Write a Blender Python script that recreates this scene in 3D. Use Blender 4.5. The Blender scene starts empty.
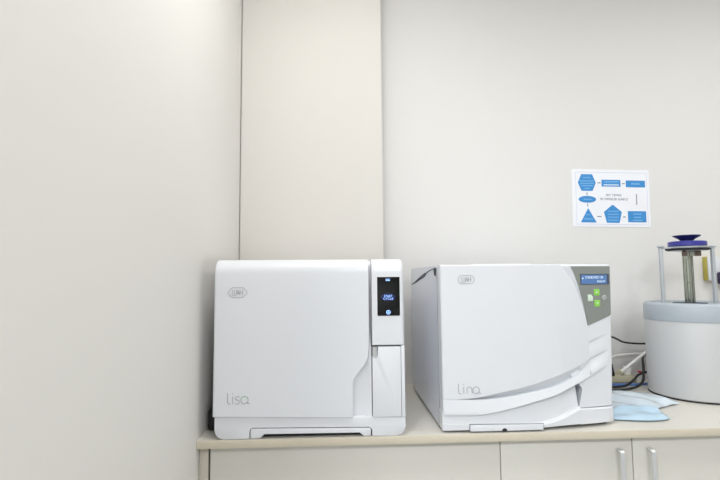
import bpy, bmesh, math, random
from mathutils import Vector, Matrix
random.seed(4)
S = bpy.context.scene
C = S.collection
PI = math.pi

# ------------------------------------------------------------------ camera
cam_d = bpy.data.cameras.new('camera')
cam_d.sensor_width = 36.0
cam_d.lens = 470.0 / 720.0 * 36.0
cam_d.clip_start = 0.02
cam = bpy.data.objects.new('camera', cam_d); C.objects.link(cam)
yaw, pitch, roll = math.radians(2.9), math.radians(4.5), math.radians(-0.45)
F = Vector((math.sin(yaw) * math.cos(pitch), math.cos(yaw) * math.cos(pitch), math.sin(pitch)))
R0 = Vector((math.cos(yaw), -math.sin(yaw), 0)); U0 = R0.cross(F)
R = R0 * math.cos(roll) + U0 * math.sin(roll); U = -R0 * math.sin(roll) + U0 * math.cos(roll)
m = Matrix((R, U, -F)).transposed().to_4x4(); m.translation = (0, 0, 1.3)
cam.matrix_world = m
S.camera = cam

# ------------------------------------------------------------------ world, light, exposure
w = bpy.data.worlds.new('room_air'); S.world = w; w.use_nodes = True
w.node_tree.nodes['Background'].inputs[0].default_value = (0.9, 0.95, 1, 1)
w.node_tree.nodes['Background'].inputs[1].default_value = 0.3
CEIL = 2.62
LAMPS = [(0.04, 0.85, 9.5, (1.0, 0.98, 0.965)), (1.65, 0.75, 11, (1.0, 0.98, 0.965)), (0.6, -1.2, 34, (0.97, 0.985, 1.0)), (-1.1, -1.3, 62, (0.89, 0.945, 1.0))]     # ceiling troffers: x, y, watts; all after the first are added fill
for i, (lx, ly, p, lc) in enumerate(LAMPS):
    ld = bpy.data.lights.new('troffer_and_fill_light', 'AREA'); ld.shape = 'SQUARE'; ld.size = 0.34 if i < 2 else 0.56
    ld.energy = p; ld.color = lc
    lo = bpy.data.objects.new('troffer_and_fill_light', ld); lo.location = (lx, ly, CEIL - 0.03); C.objects.link(lo)
S.view_settings.view_transform = 'Standard'
S.view_settings.look = 'None'
S.view_settings.gamma = 1.0
S.view_settings.use_curve_mapping = False
S.view_settings.exposure = -0.24

# ------------------------------------------------------------------ materials
def srgb(r, g, b):
    f = lambda c: (c / 255 / 12.92) if c / 255 <= 0.04045 else ((c / 255 + 0.055) / 1.055) ** 2.4
    return (f(r), f(g), f(b), 1)

def mat(name, rgb, rough=0.5, metal=0.0, noise=None, bump=None, emit=None, trans=0.0, alpha=1.0, coat=0.0, spec=0.5):
    """principled material with a little procedural variation"""
    m = bpy.data.materials.new(name); m.use_nodes = True
    nt = m.node_tree; b = nt.nodes['Principled BSDF']
    col = srgb(*rgb)
    b.inputs['Base Color'].default_value = col
    b.inputs['Roughness'].default_value = rough
    b.inputs['Metallic'].default_value = metal
    b.inputs['Specular IOR Level'].default_value = spec
    b.inputs['Coat Weight'].default_value = coat
    b.inputs['Coat Roughness'].default_value = 0.08
    b.inputs['Transmission Weight'].default_value = trans
    b.inputs['Alpha'].default_value = alpha
    tc = nt.nodes.new('ShaderNodeTexCoord')
    sc, amt = noise or (40.0, 0.03)
    nz = nt.nodes.new('ShaderNodeTexNoise'); nz.inputs['Scale'].default_value = sc; nz.inputs['Detail'].default_value = 3
    nt.links.new(tc.outputs['Object'], nz.inputs['Vector'])
    mp = nt.nodes.new('ShaderNodeMapRange')
    mp.inputs['To Min'].default_value = 1 - amt; mp.inputs['To Max'].default_value = 1 + amt
    nt.links.new(nz.outputs['Fac'], mp.inputs['Value'])
    mx = nt.nodes.new('ShaderNodeVectorMath'); mx.operation = 'SCALE'
    mx.inputs[0].default_value = col[:3]
    nt.links.new(mp.outputs[0], mx.inputs['Scale'])
    nt.links.new(mx.outputs[0], b.inputs['Base Color'])
    if bump:
        bs, bd = bump
        n2 = nt.nodes.new('ShaderNodeTexNoise'); n2.inputs['Scale'].default_value = bs; n2.inputs['Detail'].default_value = 2
        nt.links.new(tc.outputs['Object'], n2.inputs['Vector'])
        bp = nt.nodes.new('ShaderNodeBump'); bp.inputs['Strength'].default_value = bd; bp.inputs['Distance'].default_value = 0.002
        nt.links.new(n2.outputs['Fac'], bp.inputs['Height']); nt.links.new(bp.outputs['Normal'], b.inputs['Normal'])
    if emit:
        e, s = emit
        b.inputs['Emission Color'].default_value = srgb(*e); b.inputs['Emission Strength'].default_value = s
    return m

M = {
 'wall':    mat('wall_paint', (229, 228, 226), 0.75, noise=(3, 0.01), bump=(90, 0.08), spec=0.25),
 'wall_side': mat('wall_paint_satin', (232, 230, 226), 0.6, noise=(3, 0.01), bump=(90, 0.08), spec=0.3),
 'pilaster': mat('pilaster_paint', (221, 218, 213), 0.75, noise=(3, 0.01), bump=(90, 0.08), spec=0.25),
 'ceiling': mat('ceiling_paint', (240, 240, 236), 0.8),
 'floor':   mat('floor_tile', (186, 186, 184), 0.35, noise=(2, 0.05)),
 'counter': mat('counter_laminate', (222, 218, 209), 0.3, noise=(120, 0.03)),
 'edge':    mat('counter_edge_band', (208, 199, 180), 0.35, noise=(60, 0.04)),
 'door':    mat('cabinet_lacquer', (214, 211, 203), 0.12, noise=(5, 0.01), coat=0.4),
 'carcass': mat('cabinet_carcass', (200, 193, 180), 0.5),
 'white':   mat('white_plastic', (223, 226, 231), 0.32, noise=(6, 0.006)),
 'white2':  mat('white_plastic_satin', (234, 236, 240), 0.4, noise=(6, 0.006)),
 'cool':    mat('painted_steel_white', (228, 234, 246), 0.2, noise=(6, 0.01), coat=0.3),
 'dark':    mat('rubber_and_gap_shade', (34, 36, 42), 0.7),  # black rubber, and painted shade in gaps and under bodies
 'slate':   mat('slate_grille', (74, 84, 100), 0.6),
 'print':   mat('grey_print', (158, 162, 166), 0.5),
 'printg':  mat('green_print', (140, 178, 140), 0.5),
 'glass':   mat('black_display_glass', (8, 8, 11), 0.14, spec=0.3),
 'scr':     mat('display_text_light', (150, 190, 255), 0.5, emit=((150, 190, 255), 1.3)),
 'glow':    mat('display_backlight_glow', (8, 18, 70), 0.3, emit=((20, 40, 150), 0.10)),
 'grey':    mat('grey_control_panel', (136, 140, 136), 0.45, noise=(200, 0.02)),
 'lcdf':    mat('lcd_frame', (72, 80, 98), 0.4),
 'lcd':     mat('blue_lcd', (88, 126, 178), 0.3, emit=((70, 110, 180), 0.12)),
 'lcdt':    mat('lcd_text', (225, 240, 255), 0.5, emit=((205, 230, 255), 0.2)),
 'green':   mat('green_button', (140, 206, 84), 0.4, emit=((130, 210, 70), 0.12)),
 'pale':    mat('pale_green_key', (214, 232, 214), 0.4),
 'lgrey':   mat('light_grey_symbol', (196, 198, 198), 0.5),
 'alu':     mat('brushed_aluminium', (196, 200, 204), 0.32, metal=0.85, noise=(150, 0.04)),
 'handle':  mat('satin_nickel_handle', (216, 218, 219), 0.4, metal=0.5),
 'postm':   mat('anodised_aluminium', (192, 197, 202), 0.5, metal=0.25, noise=(150, 0.03)),
 'drum':    mat('grey_drum_paint', (198, 200, 201), 0.4, noise=(8, 0.02)),
 'lid':     mat('blue_grey_lid', (178, 187, 195), 0.45, noise=(8, 0.02)),
 'steel':   mat('stainless_tube', (176, 180, 168), 0.22, metal=0.9, noise=(60, 0.08)),
 'blue':    mat('violet_blue_plastic', (58, 60, 150), 0.35),
 'navy':    mat('navy_knob_plastic', (38, 40, 98), 0.35),
 'brown':   mat('brown_bracket', (110, 96, 88), 0.5, metal=0.3),
 'olive':   mat('yellow_socket_side', (190, 178, 84), 0.5),
 'paper':   mat('laminated_paper', (246, 248, 254), 0.3, noise=(30, 0.005)),
 'pblue':   mat('print_blue', (64, 146, 214), 0.4, noise=(90, 0.03)),
 'pedge':   mat('print_border', (196, 204, 232), 0.4),
 'pdark':   mat('print_grey_blue', (120, 130, 150), 0.4),
 'plight':  mat('print_white', (206, 228, 250), 0.4),
 'cableb':  mat('black_cable', (30, 31, 34), 0.45),
 'cablew':  mat('white_hose', (236, 236, 232), 0.35),
 'red':     mat('red_wire', (190, 40, 44), 0.4),
 'hoseblue': mat('blue_cable', (92, 136, 206), 0.4),
 'beige':   mat('beige_connector', (196, 190, 166), 0.5),
 'violet':  mat('dark_violet_cable', (50, 36, 74), 0.45),
 'lampd':   mat('lamp_diffuser', (255, 253, 246), 0.6, emit=((255, 252, 242), 4.0)),
 'metalw':  mat('white_lamp_frame', (236, 236, 234), 0.4),
}

def pouch_mat(name, tint, alpha):
    m = mat(name, tint, 0.18, alpha=alpha, noise=(35, 0.08), coat=0.5)
    return m
M['pouch'] = pouch_mat('pale_blue_film', (230, 243, 252), 0.82)
M['pouchb'] = pouch_mat('sky_blue_film', (202, 231, 250), 0.88)

# ------------------------------------------------------------------ helpers
def obj(name, bm, material, parent=None, label=None, smooth=35):
    bmesh.ops.recalc_face_normals(bm, faces=bm.faces)
    me = bpy.data.meshes.new(name); bm.to_mesh(me); bm.free()
    if smooth:
        for p in me.polygons: p.use_smooth = True
        me.set_sharp_from_angle(angle=math.radians(smooth))
    me.materials.append(material)
    o = bpy.data.objects.new(name, me); C.objects.link(o)
    if parent:
        o.parent = parent
        o.matrix_parent_inverse = world_of(parent).inverted()
    if label: o['label'] = label
    return o

def world_of(o):
    mt = Matrix.LocRotScale(o.location, o.rotation_euler, o.scale)
    return (world_of(o.parent) @ o.matrix_parent_inverse @ mt) if o.parent else mt

def thing(name, label, cat, loc, group=None):
    o = bpy.data.objects.new(name, None); o.empty_display_size = 0.05; C.objects.link(o)
    o.location = loc; o['label'] = label; o['category'] = cat
    if group: o['group'] = group
    return o

def tag(o, label, cat, group=None, kind=None):
    o['label'] = label; o['category'] = cat
    if group: o['group'] = group
    if kind: o['kind'] = kind
    return o

def struct(name, bm, material, parent=None, **k):
    o = obj(name, bm, material, parent, **k)
    if not parent: o['kind'] = 'structure'
    return o

def box(x0, x1, y0, y1, z0, z1, bev=0.0, seg=2, bm=None):
    b = bm or bmesh.new()
    t = bmesh.new()
    bmesh.ops.create_cube(t, size=1)
    for v in t.verts:
        v.co = Vector(((x0 + x1) / 2 + v.co.x * (x1 - x0), (y0 + y1) / 2 + v.co.y * (y1 - y0), (z0 + z1) / 2 + v.co.z * (z1 - z0)))
    if bev: bmesh.ops.bevel(t, geom=t.edges[:], offset=bev, segments=seg, affect='EDGES', profile=0.5)
    me = bpy.data.meshes.new('tmp'); t.to_mesh(me); t.free(); b.from_mesh(me); bpy.data.meshes.remove(me)
    return b

def prism(pts, y0, y1, bev=0.0, axis='y', bm=None, seg=2):
    """outline in XZ pushed from y0 to y1 (axis 'x': outline in YZ pushed along X, 'z': outline in XY)"""
    t = bmesh.new()
    def V(a, b, d): return {'y': (a, d, b), 'x': (d, a, b), 'z': (a, b, d)}[axis]
    A = [t.verts.new(V(a, b, y0)) for a, b in pts]
    B = [t.verts.new(V(a, b, y1)) for a, b in pts]
    f0 = t.faces.new(A); t.faces.new(list(reversed(B)))
    n = len(pts)
    for i in range(n): t.faces.new((A[i], B[i], B[(i + 1) % n], A[(i + 1) % n]))
    if bev: bmesh.ops.bevel(t, geom=list(f0.edges), offset=bev, segments=seg, affect='EDGES', profile=0.5)
    if bm is None: return t
    me = bpy.data.meshes.new('tmp'); t.to_mesh(me); t.free(); bm.from_mesh(me); bpy.data.meshes.remove(me)
    return bm

def loft(cols):
    """cols: list of closed rings with the same number of points"""
    t = bmesh.new()
    rings = [[t.verts.new(p) for p in c] for c in cols]
    n = len(rings[0])
    for a, b in zip(rings, rings[1:]):
        for i in range(n):
            j = (i + 1) % n
            try: t.faces.new((a[i], a[j], b[j], b[i]))
            except ValueError: pass
    t.faces.new(rings[0]); t.faces.new(list(reversed(rings[-1])))
    return t

def lathe(prof, cx, cy, n=64, bm=None):
    """prof: list of (r, z) from bottom axis to top axis"""
    t = bm or bmesh.new()
    prev = None
    for r, z in prof:
        if r < 1e-6: cur = [t.verts.new((cx, cy, z))]
        else: cur = [t.verts.new((cx + r * math.cos(2 * PI * k / n), cy + r * math.sin(2 * PI * k / n), z)) for k in range(n)]
        if prev:
            if len(prev) == 1 and len(cur) > 1:
                for k in range(n): t.faces.new((prev[0], cur[(k + 1) % n], cur[k]))
            elif len(cur) == 1 and len(prev) > 1:
                for k in range(n): t.faces.new((prev[k], prev[(k + 1) % n], cur[0]))
            else:
                for k in range(n): t.faces.new((prev[k], prev[(k + 1) % n], cur[(k + 1) % n], cur[k]))
        prev = cur
    return t

def catmull(pts, n=8):
    P = [Vector(p) for p in pts]; P = [P[0] * 2 - P[1]] + P + [P[-1] * 2 - P[-2]]
    out = []
    for i in range(1, len(P) - 2):
        for k in range(n):
            t = k / n
            out.append(0.5 * ((2 * P[i]) + (-P[i - 1] + P[i + 1]) * t + (2 * P[i - 1] - 5 * P[i] + 4 * P[i + 1] - P[i + 2]) * t * t + (-P[i - 1] + 3 * P[i] - 3 * P[i + 1] + P[i + 2]) * t ** 3))
    out.append(P[-2]); return out

def tube(pts, r, n=10, smooth=8, bm=None):
    t = bm or bmesh.new()
    P = catmull(pts, smooth) if smooth else [Vector(p) for p in pts]
    prev = None; up = Vector((0.13, 0.2, 0.97))
    for i, p in enumerate(P):
        d = (P[min(i + 1, len(P) - 1)] - P[max(i - 1, 0)]).normalized()
        a = d.cross(up)
        if a.length < 1e-4: a = d.cross(Vector((1, 0, 0)))
        a.normalize(); b = d.cross(a); up = b if b.dot(up) > 0 else -b
        a = d.cross(up).normalized()
        ring = [t.verts.new(p + (a * math.cos(2 * PI * k / n) + up * math.sin(2 * PI * k / n)) * r) for k in range(n)]
        if prev:
            for k in range(n): t.faces.new((prev[k], prev[(k + 1) % n], ring[(k + 1) % n], ring[k]))
        else: t.faces.new(ring)
        prev = ring
    t.faces.new(list(reversed(prev)))
    return t

def ribbon(pts, wd, y, th=0.0006, closed=False, bm=None, yf=None):
    """flat printed stroke on a surface that faces -Y; pts in XZ"""
    t = bm or bmesh.new()
    P = [Vector((a, b)) for a, b in pts]; n = len(P); L = []
    for i, p in enumerate(P):
        a = P[(i - 1) % n] if (closed or i) else P[i]; b = P[(i + 1) % n] if (closed or i < n - 1) else P[i]
        d = (b - a).normalized(); nn = Vector((-d.y, d.x)) * wd / 2
        yy = y if yf is None else yf(p.x)
        q = [t.verts.new((p.x + s * nn.x, yy - dd, p.y + s * nn.y)) for s, dd in ((1, th), (-1, th), (-1, -th), (1, -th))]
        L.append(q)
    for i in range(n if closed else n - 1):
        a, b = L[i], L[(i + 1) % n]
        for k in range(4): t.faces.new((a[k], a[(k + 1) % 4], b[(k + 1) % 4], b[k]))
    if not closed: t.faces.new(L[0]); t.faces.new(list(reversed(L[-1])))
    return t

def text(name, s, x, z, y, size, material, parent, wide=None, align='CENTER', rot=0.0, tilt=0.0, label=None, th=0.0003):
    cu = bpy.data.curves.new('lettering', 'FONT'); cu.body = s; cu.size = size; cu.extrude = th
    cu.align_x = align; cu.align_y = 'CENTER'; cu.resolution_u = 3
    to = bpy.data.objects.new('lettering', cu); C.objects.link(to)
    bpy.context.view_layer.update()
    me = bpy.data.meshes.new_from_object(to.evaluated_get(bpy.context.evaluated_depsgraph_get()))
    bpy.data.objects.remove(to)
    if wide:
        xs = [v.co.x for v in me.vertices]; k = wide / (max(xs) - min(xs))
        for v in me.vertices: v.co.x *= k
    mt = Matrix.Translation((x, y, z)) @ Matrix.Rotation(tilt, 4, 'Z') @ Matrix.Rotation(rot, 4, 'Y') @ Matrix.Rotation(PI / 2, 4, 'X')
    me.transform(mt); me.materials.append(material)
    o = bpy.data.objects.new(name, me); C.objects.link(o)
    o.parent = parent
    o.matrix_parent_inverse = world_of(parent).inverted()
    if label: o['label'] = label
    return o

def interp(tab, x):
    if x <= tab[0][0]: return tab[0][1]
    for (a, b), (c, d) in zip(tab, tab[1:]):
        if x <= c: return b + (d - b) * (x - a) / (c - a)
    return tab[-1][1]

def spl(tab, x):
    """smooth interpolation through a table"""
    n = len(tab)
    if x <= tab[0][0]: return tab[0][1]
    if x >= tab[-1][0]: return tab[-1][1]
    for i in range(n - 1):
        if x <= tab[i + 1][0]: break
    def slope(j):
        a, b = max(j - 1, 0), min(j + 1, n - 1)
        return (tab[b][1] - tab[a][1]) / (tab[b][0] - tab[a][0])
    x0, y0 = tab[i]; x1, y1 = tab[i + 1]; h = x1 - x0; t = (x - x0) / h
    return (2 * t**3 - 3 * t * t + 1) * y0 + (t**3 - 2 * t * t + t) * h * slope(i) + (-2 * t**3 + 3 * t * t) * y1 + (t**3 - t * t) * h * slope(i + 1)

def arc(cx, cz, r, a0, a1, n=8, rz=None):
    return [(cx + r * math.cos(math.radians(a0 + (a1 - a0) * k / n)), cz + (rz or r) * math.sin(math.radians(a0 + (a1 - a0) * k / n))) for k in range(n + 1)]

def lin(a, b, n): return [a + (b - a) * k / n for k in range(n + 1)]

# ------------------------------------------------------------------ the room
XL, XR, YB, YF, YP = -0.345, 3.3, 1.78, -2.6, 1.68
XW, YE = -2.4, 0.30       # far left wall of the room; left wall cut short out of view to admit fill light
struct('floor', box(XW - .1, XR + .1, YF - .1, YB + .1, -0.08, 0), M['floor'])
struct('ceiling', box(XW - .1, XR + .1, YF - .1, YB + .1, CEIL, CEIL + .08), M['ceiling'])
struct('wall_left', box(XL - .1, XL, YE, YB + .1, 0, CEIL), M['wall_side'])
struct('wall_far_left', box(XW - .1, XW, YF - .1, YB + .1, 0, CEIL), M['wall'])
struct('wall_alcove', box(XW, XL - .1, YB, YB + .1, 0, CEIL), M['wall'])
struct('wall_back', box(XL, XR, YB, YB + .1, 0, CEIL), M['wall'])
struct('wall_right', box(XR, XR + .1, YF - .1, YB + .1, 0, CEIL), M['wall'])
struct('wall_front', box(XW, XR, YF - .1, YF, 0, CEIL), M['wall'])
struct('trim_1', box(XL + .0015, 0.171, YP, YB, 0, CEIL, 0.006, 4), M['pilaster'])          # boxed-out pilaster in the left corner

# ------------------------------------------------------------------ counter and base cabinets
CT = 0.90
ct = thing('countertop', 'continuous beige laminate worktop with a tan front edge, under both sterilizers', 'countertop', (0.7, 1.5, CT))
obj('worktop_slab', prism([(XL, 1.2125), (2.2, 1.2125), (2.2, YB), (0.171, YB), (0.171, YP), (XL, YP)], CT - 0.018, CT, axis='z'), M['counter'], ct)
obj('edge_band', box(XL + .0005, 2.2, 1.2085, 1.2125, CT - 0.019, CT, 0.0012), M['edge'], ct, label='tan front edge strip')

def bar_handle(x, parent):
    # flat strap handle bent back to the door at the top and bottom
    w0 = 0.0105
    z1, z0 = 0.8505, 0.690
    prof = []
    yo = 1.2060
    out = [(1.2305, z1)] + [(yo + 0.010 - 0.010 * math.sin(a), z1 - 0.010 + 0.010 * math.cos(a)) for a in [k * PI / 12 for k in range(7)]]
    out += [(yo + 0.010 - 0.010 * math.cos(a), z0 + 0.010 - 0.010 * math.sin(a)) for a in [k * PI / 12 for k in range(7)]] + [(1.2305, z0)]
    th = 0.0045
    inn = [(1.2305, z0 + th)] + [(yo + 0.010 - 0.0055 * math.cos(a), z0 + 0.010 - 0.0055 * math.sin(a)) for a in [PI / 2 - k * PI / 12 for k in range(7)]]
    inn += [(yo + 0.010 - 0.0055 * math.sin(a), z1 - 0.010 + 0.0055 * math.cos(a)) for a in [PI / 2 - k * PI / 12 for k in range(7)]] + [(1.2305, z1 - th)]
    obj('handle', prism(out + inn, x, x + w0, axis='x'), M['handle'], parent, label='satin metal strap handle')

def cabinet(x0, x1, doors, label, top=0.8785):
    t = thing('base_cabinet', label, 'cabinet', ((x0 + x1) / 2, 1.5, 0))
    b = box(x0, x0 + 0.018, 1.247, 1.66, 0.09, 0.8795); box(x1 - 0.018, x1, 1.247, 1.66, 0.09, 0.8795, bm=b)
    box(x0 + 0.018, x1 - 0.018, 1.247, 1.66, 0.09, 0.108, bm=b); box(x0 + 0.018, x1 - 0.018, 1.65, 1.66, 0.108, 0.8795, bm=b)
    box(x0 + 0.018, x1 - 0.018, 1.247, 1.32, 0.860, 0.8795, bm=b)
    obj('body', b, M['carcass'], t)
    obj('plinth', box(x0, x1, 1.29, 1.305, 0.0, 0.09), M['carcass'], t)
    for d0, d1, hx in doors:
        d = obj('door', box(d0, d1, 1.2305, 1.2468, 0.095, top, 0.0012), M['door'], t)
        if hx is not None: bar_handle(hx, d)
    return t

obj('filler_strip', box(XL + 0.001, -0.3215, 1.2320, 1.25, 0.0, 0.8785, 0.001), M['carcass'])
tag(bpy.data.objects['filler_strip'], 'narrow beige upright strip between left wall and first cabinet door', 'strip')
cabinet(-0.3185, 0.4195, [(-0.3165, 0.4190, None)], 'beige lacquered base cabinet under the left sterilizer, no handle in view')
cabinet(0.4200, 0.7700, [(0.4210, 0.7695, 0.7255)], 'narrow beige base cabinet with a strap handle at its right edge')
cabinet(0.7705, 1.25, [(0.7720, 1.2485, 0.8075)], 'base cabinet under the grey drum with a strap handle at its left edge')
cabinet(1.2515, 1.75, [(1.2515, 1.7485, 1.70)], 'base cabinet at far right end of the worktop')

# ------------------------------------------------------------------ left sterilizer (upright screen column on its right)
ls = thing('steam_sterilizer', 'white boxy steam sterilizer with a tall black touch screen, nearest the left wall', 'sterilizer', (-0.068, 1.43, CT))
TOP = 1.3465
body = bmesh.new()
bp = [(1.245, 0.958), (1.245, 1.325)] + [(1.265 - 0.02 * math.cos(a), 1.325 + 0.0165 * math.sin(a)) for a in (0.4, 0.8, 1.2)] + [(1.28, 1.343), (1.60, 1.343), (1.62, 1.335), (1.625, 1.32), (1.625, 0.935), (1.60, 0.958)]
obj('body', prism(bp, -0.302, 0.171, axis='x'), M['white2'], ls)

def lisa_profile(x, lo, hi=TOP, y0=1.21, back=1.2425, r=0.036, sink=0.0, nt=10):
    """section in YZ: flat front, big arc at the top"""
    pts = [(x, back, lo), (x, y0 + sink + 0.0015, lo), (x, y0 + sink, lo + 0.0015)]
    zc = hi - r
    s = max(lo + 0.002, zc - 0.001)
    for z in lin(lo + 0.01, s, 6): pts.append((x, y0 + sink, z))
    for k in range(1, nt + 1):
        a = (PI / 2) * k / nt
        pts.append((x, y0 + sink + r * (1 - math.cos(a)) * 1.0, max(lo + 0.002, zc + r * math.sin(a) - (sink * 0.5))))
    pts.append((x, y0 + r + 0.012, hi - sink * 0.5)); pts.append((x, y0 + r + 0.012, hi - 0.012)); pts.append((x, back, hi - 0.03))
    return pts

cols = []
xs = [-0.3085 + 0.006 * (1 - math.cos(k * PI / 16)) for k in range(9)]
for x in xs:
    t_ = (x + 0.3085) / 0.006
    sink = 0.006 * (1 - math.sqrt(max(0, 1 - (1 - t_) ** 2)))
    cols.append(lisa_profile(x, 0.9565, sink=sink))
for x in lin(-0.29, 0.0395, 8): cols.append(lisa_profile(x, 0.9565 - 0.009 * (x + 0.3) / 0.34))
cut = [(0.0400, 1.034), (0.0425, 1.042), (0.0475, 1.049), (0.054, 1.057), (0.062, 1.0665), (0.070, 1.0765), (0.0755, 1.088), (0.0790, 1.101), (0.0806, 1.115), (0.0812, 1.127), (0.0816, 1.15)]
for x, lo in cut: cols.append(lisa_profile(x, lo))
cols.append(lisa_profile(0.0824, 1.16, sink=0.0012))
door = obj('door', loft(cols), M['white'], ls)

# recessed grip behind the cut-out, sloping in
grip = loft([[(x, 1.244, 0.9475), (x, y, 0.9475), (x, y, 1.05), (x, y + 0.004, 1.12), (x, 1.244, 1.17)] for x, y in ((0.030, 1.234), (0.050, 1.234), (0.066, 1.232), (0.080, 1.225), (0.0885, 1.2165))])
obj('door_grip_recess', grip, M['white2'], ls, label='hollow pull behind the cut corner of the door')

# right column: upper block with the screen, service flap below, narrow outer rail
cols = []
for k in range(5): cols.append(lisa_profile(0.0905 + 0.001 * k * k / 16, 1.1265, sink=0.001 * (1 - k / 4), back=1.2435))
for x in lin(0.095, 0.1635, 4): cols.append(lisa_profile(x, 1.1265, back=1.2435))
for k in range(1, 9):
    a = k * PI / 16
    cols.append(lisa_profile(0.1640 + 0.0095 * math.sin(a), 1.1265, sink=0.011 * (1 - math.cos(a)), back=1.2435))
colm = obj('display_column', loft(cols), M['white'], ls)
# black touch screen
sx0, sx1, sz0, sz1 = 0.1045, 0.1625, 1.2005, 1.2995
scr = obj('touch_screen', prism([(sx0 + .002, sz0), (sx1 - .002, sz0), (sx1, sz0 + .002), (sx1, sz1), (sx0, sz1), (sx0, sz0 + .002)], 1.2090, 1.2125, 0.0004), M['glass'], colm, label='black glass touch screen lit with blue text')
obj('backlight', prism(arc(0.1325, 1.2475, 0.019, 0, 360, 28, rz=0.010)[:-1], 1.2087, 1.2095), M['glow'], scr, label='dim blue glow behind the text')
text('screen_text', 'START', 0.1325, 1.2505, 1.2084, 0.0075, M['scr'], scr, wide=0.021, label='white-blue lettering')
text('screen_text', 'CYCLE', 0.1325, 1.2437, 1.2084, 0.0078, M['scr'], scr, wide=0.0255, label='white-blue lettering')
ic = box(0.1265, 0.1375, 1.2084, 1.2092, 1.2895, 1.2915)
box(0.1265, 0.1375, 1.2084, 1.2092, 1.2930, 1.2945, bm=ic)
obj('screen_symbol', ic, M['scr'], scr)
rg = ribbon(arc(0.1325, 1.2095, 0.0048, 0, 360, 20)[:-1], 0.0016, 1.2086, closed=True)
ribbon([(0.1325, 1.2065), (0.1325, 1.2125)], 0.0014, 1.2086, bm=rg); ribbon([(0.1295, 1.2095), (0.1355, 1.2095)], 0.0014, 1.2086, bm=rg)
obj('screen_symbol', rg, M['scr'], scr)
sf = [(0.0905, 0.9485), (0.1630, 0.9475), (0.1630, 1.1225), (0.1045, 1.1225), (0.1045, 1.1000)] + [(0.0985 + 0.006 * math.cos(a), 1.1000 - 0.0075 * math.sin(a)) for a in (0.5, 1.0, 1.57, 2.1, 2.6)] + [(0.0905, 1.096)]
obj('service_flap', prism(sf, 1.2105, 1.241, 0.0012), M['white'], ls)
obj('flap_catch', box(0.0915, 0.1035, 1.2165, 1.241, 1.088, 1.1215, 0.001), M['lgrey'], ls, label='small grey catch in the flap corner')
rail = [(0.1640, 0.947), (0.1735, 0.947), (0.1735, 1.1255), (0.1640, 1.1255)]
obj('side_rail', prism(rail, 1.2118, 1.243, 0.002), M['white'], ls)
obj('gap_shadow_plate', box(0.0895, 0.168, 1.2415, 1.2445, 0.949, 1.13), M['dark'], ls, label='dark plate painting the shadow in the gaps between the column covers')  # dark plate behind the cover gaps paints their shade

# foot with the rounded corners and flap in it
def foot_outline():
    r = 0.024
    p = [(-0.3035, 0.9555)]
    p += [(-0.3035, 0.9555 - 0.012)] + [(-0.3035 + r - r * math.cos(a), 0.9012 + r - r * math.sin(a)) for a in lin(0, PI / 2, 8)]
    p += [(-0.2175, 0.9012), (-0.2175, 0.921)] + [(-0.2175 + 0.007 - 0.007 * math.cos(a), 0.921 + 0.007 * math.sin(a)) for a in lin(0.2, PI / 2, 5)]
    p += [(0.0815, 0.9235)] + [(0.0815 + 0.007 * math.sin(a), 0.9165 + 0.007 * math.cos(a)) for a in lin(0.2, PI / 2, 5)]
    p += [(0.0885, 0.9008)]
    p += [(0.1735 - r + r * math.sin(a), 0.9008 + r - r * math.cos(a)) for a in lin(0, PI / 2, 8)]
    p += [(0.1735, 0.9460)]
    return p
obj('base', prism(foot_outline(), 1.2145, 1.27, 0.0012), M['white'], ls)
obj('chassis', box(-0.298, 0.165, 1.27, 1.60, 0.912, 0.957, 0.003), M['white2'], ls)
fl = [(-0.2150, 0.9018), (-0.2150, 0.920)] + [(-0.2150 + 0.005 - 0.005 * math.cos(a), 0.9205 + 0.005 * math.sin(a)) for a in lin(0.2, PI / 2, 4)]
fl += [(0.0805, 0.9212)] + [(0.0805 + 0.005 * math.sin(a), 0.9162 + 0.005 * math.cos(a)) for a in lin(0.2, PI / 2, 4)]
fl += [(0.0855, 0.9016), (0.067, 0.9016), (0.057, 0.9112), (-0.181, 0.9128), (-0.191, 0.9018)]
obj('foot_flap', prism(fl, 1.2145, 1.225, 0.0008), M['white'], ls)
obj('void_shade_block', box(-0.2160, 0.087, 1.232, 1.268, 0.9015, 0.922), M['dark'], ls, label='dark block painting the shade in the hollow under the flap')  # solid dark block paints the shade behind the foot flap
for fx in (-0.26, 0.13):
    for fy in (1.30, 1.56):
        obj('foot', lathe([(0, 0.9001), (0.014, 0.9001), (0.014, 0.912), (0, 0.912)], fx, fy, 20), M['dark'], ls, label='black rubber foot')

# printed marks
def stroke_marks(strokes, y, wd, name, material, parent, label, yf=None):
    b = bmesh.new()
    for s, c in strokes: ribbon(s, wd, y, closed=c, bm=b, yf=yf)
    return obj(name, b, material, parent, label=label, smooth=0)

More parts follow.
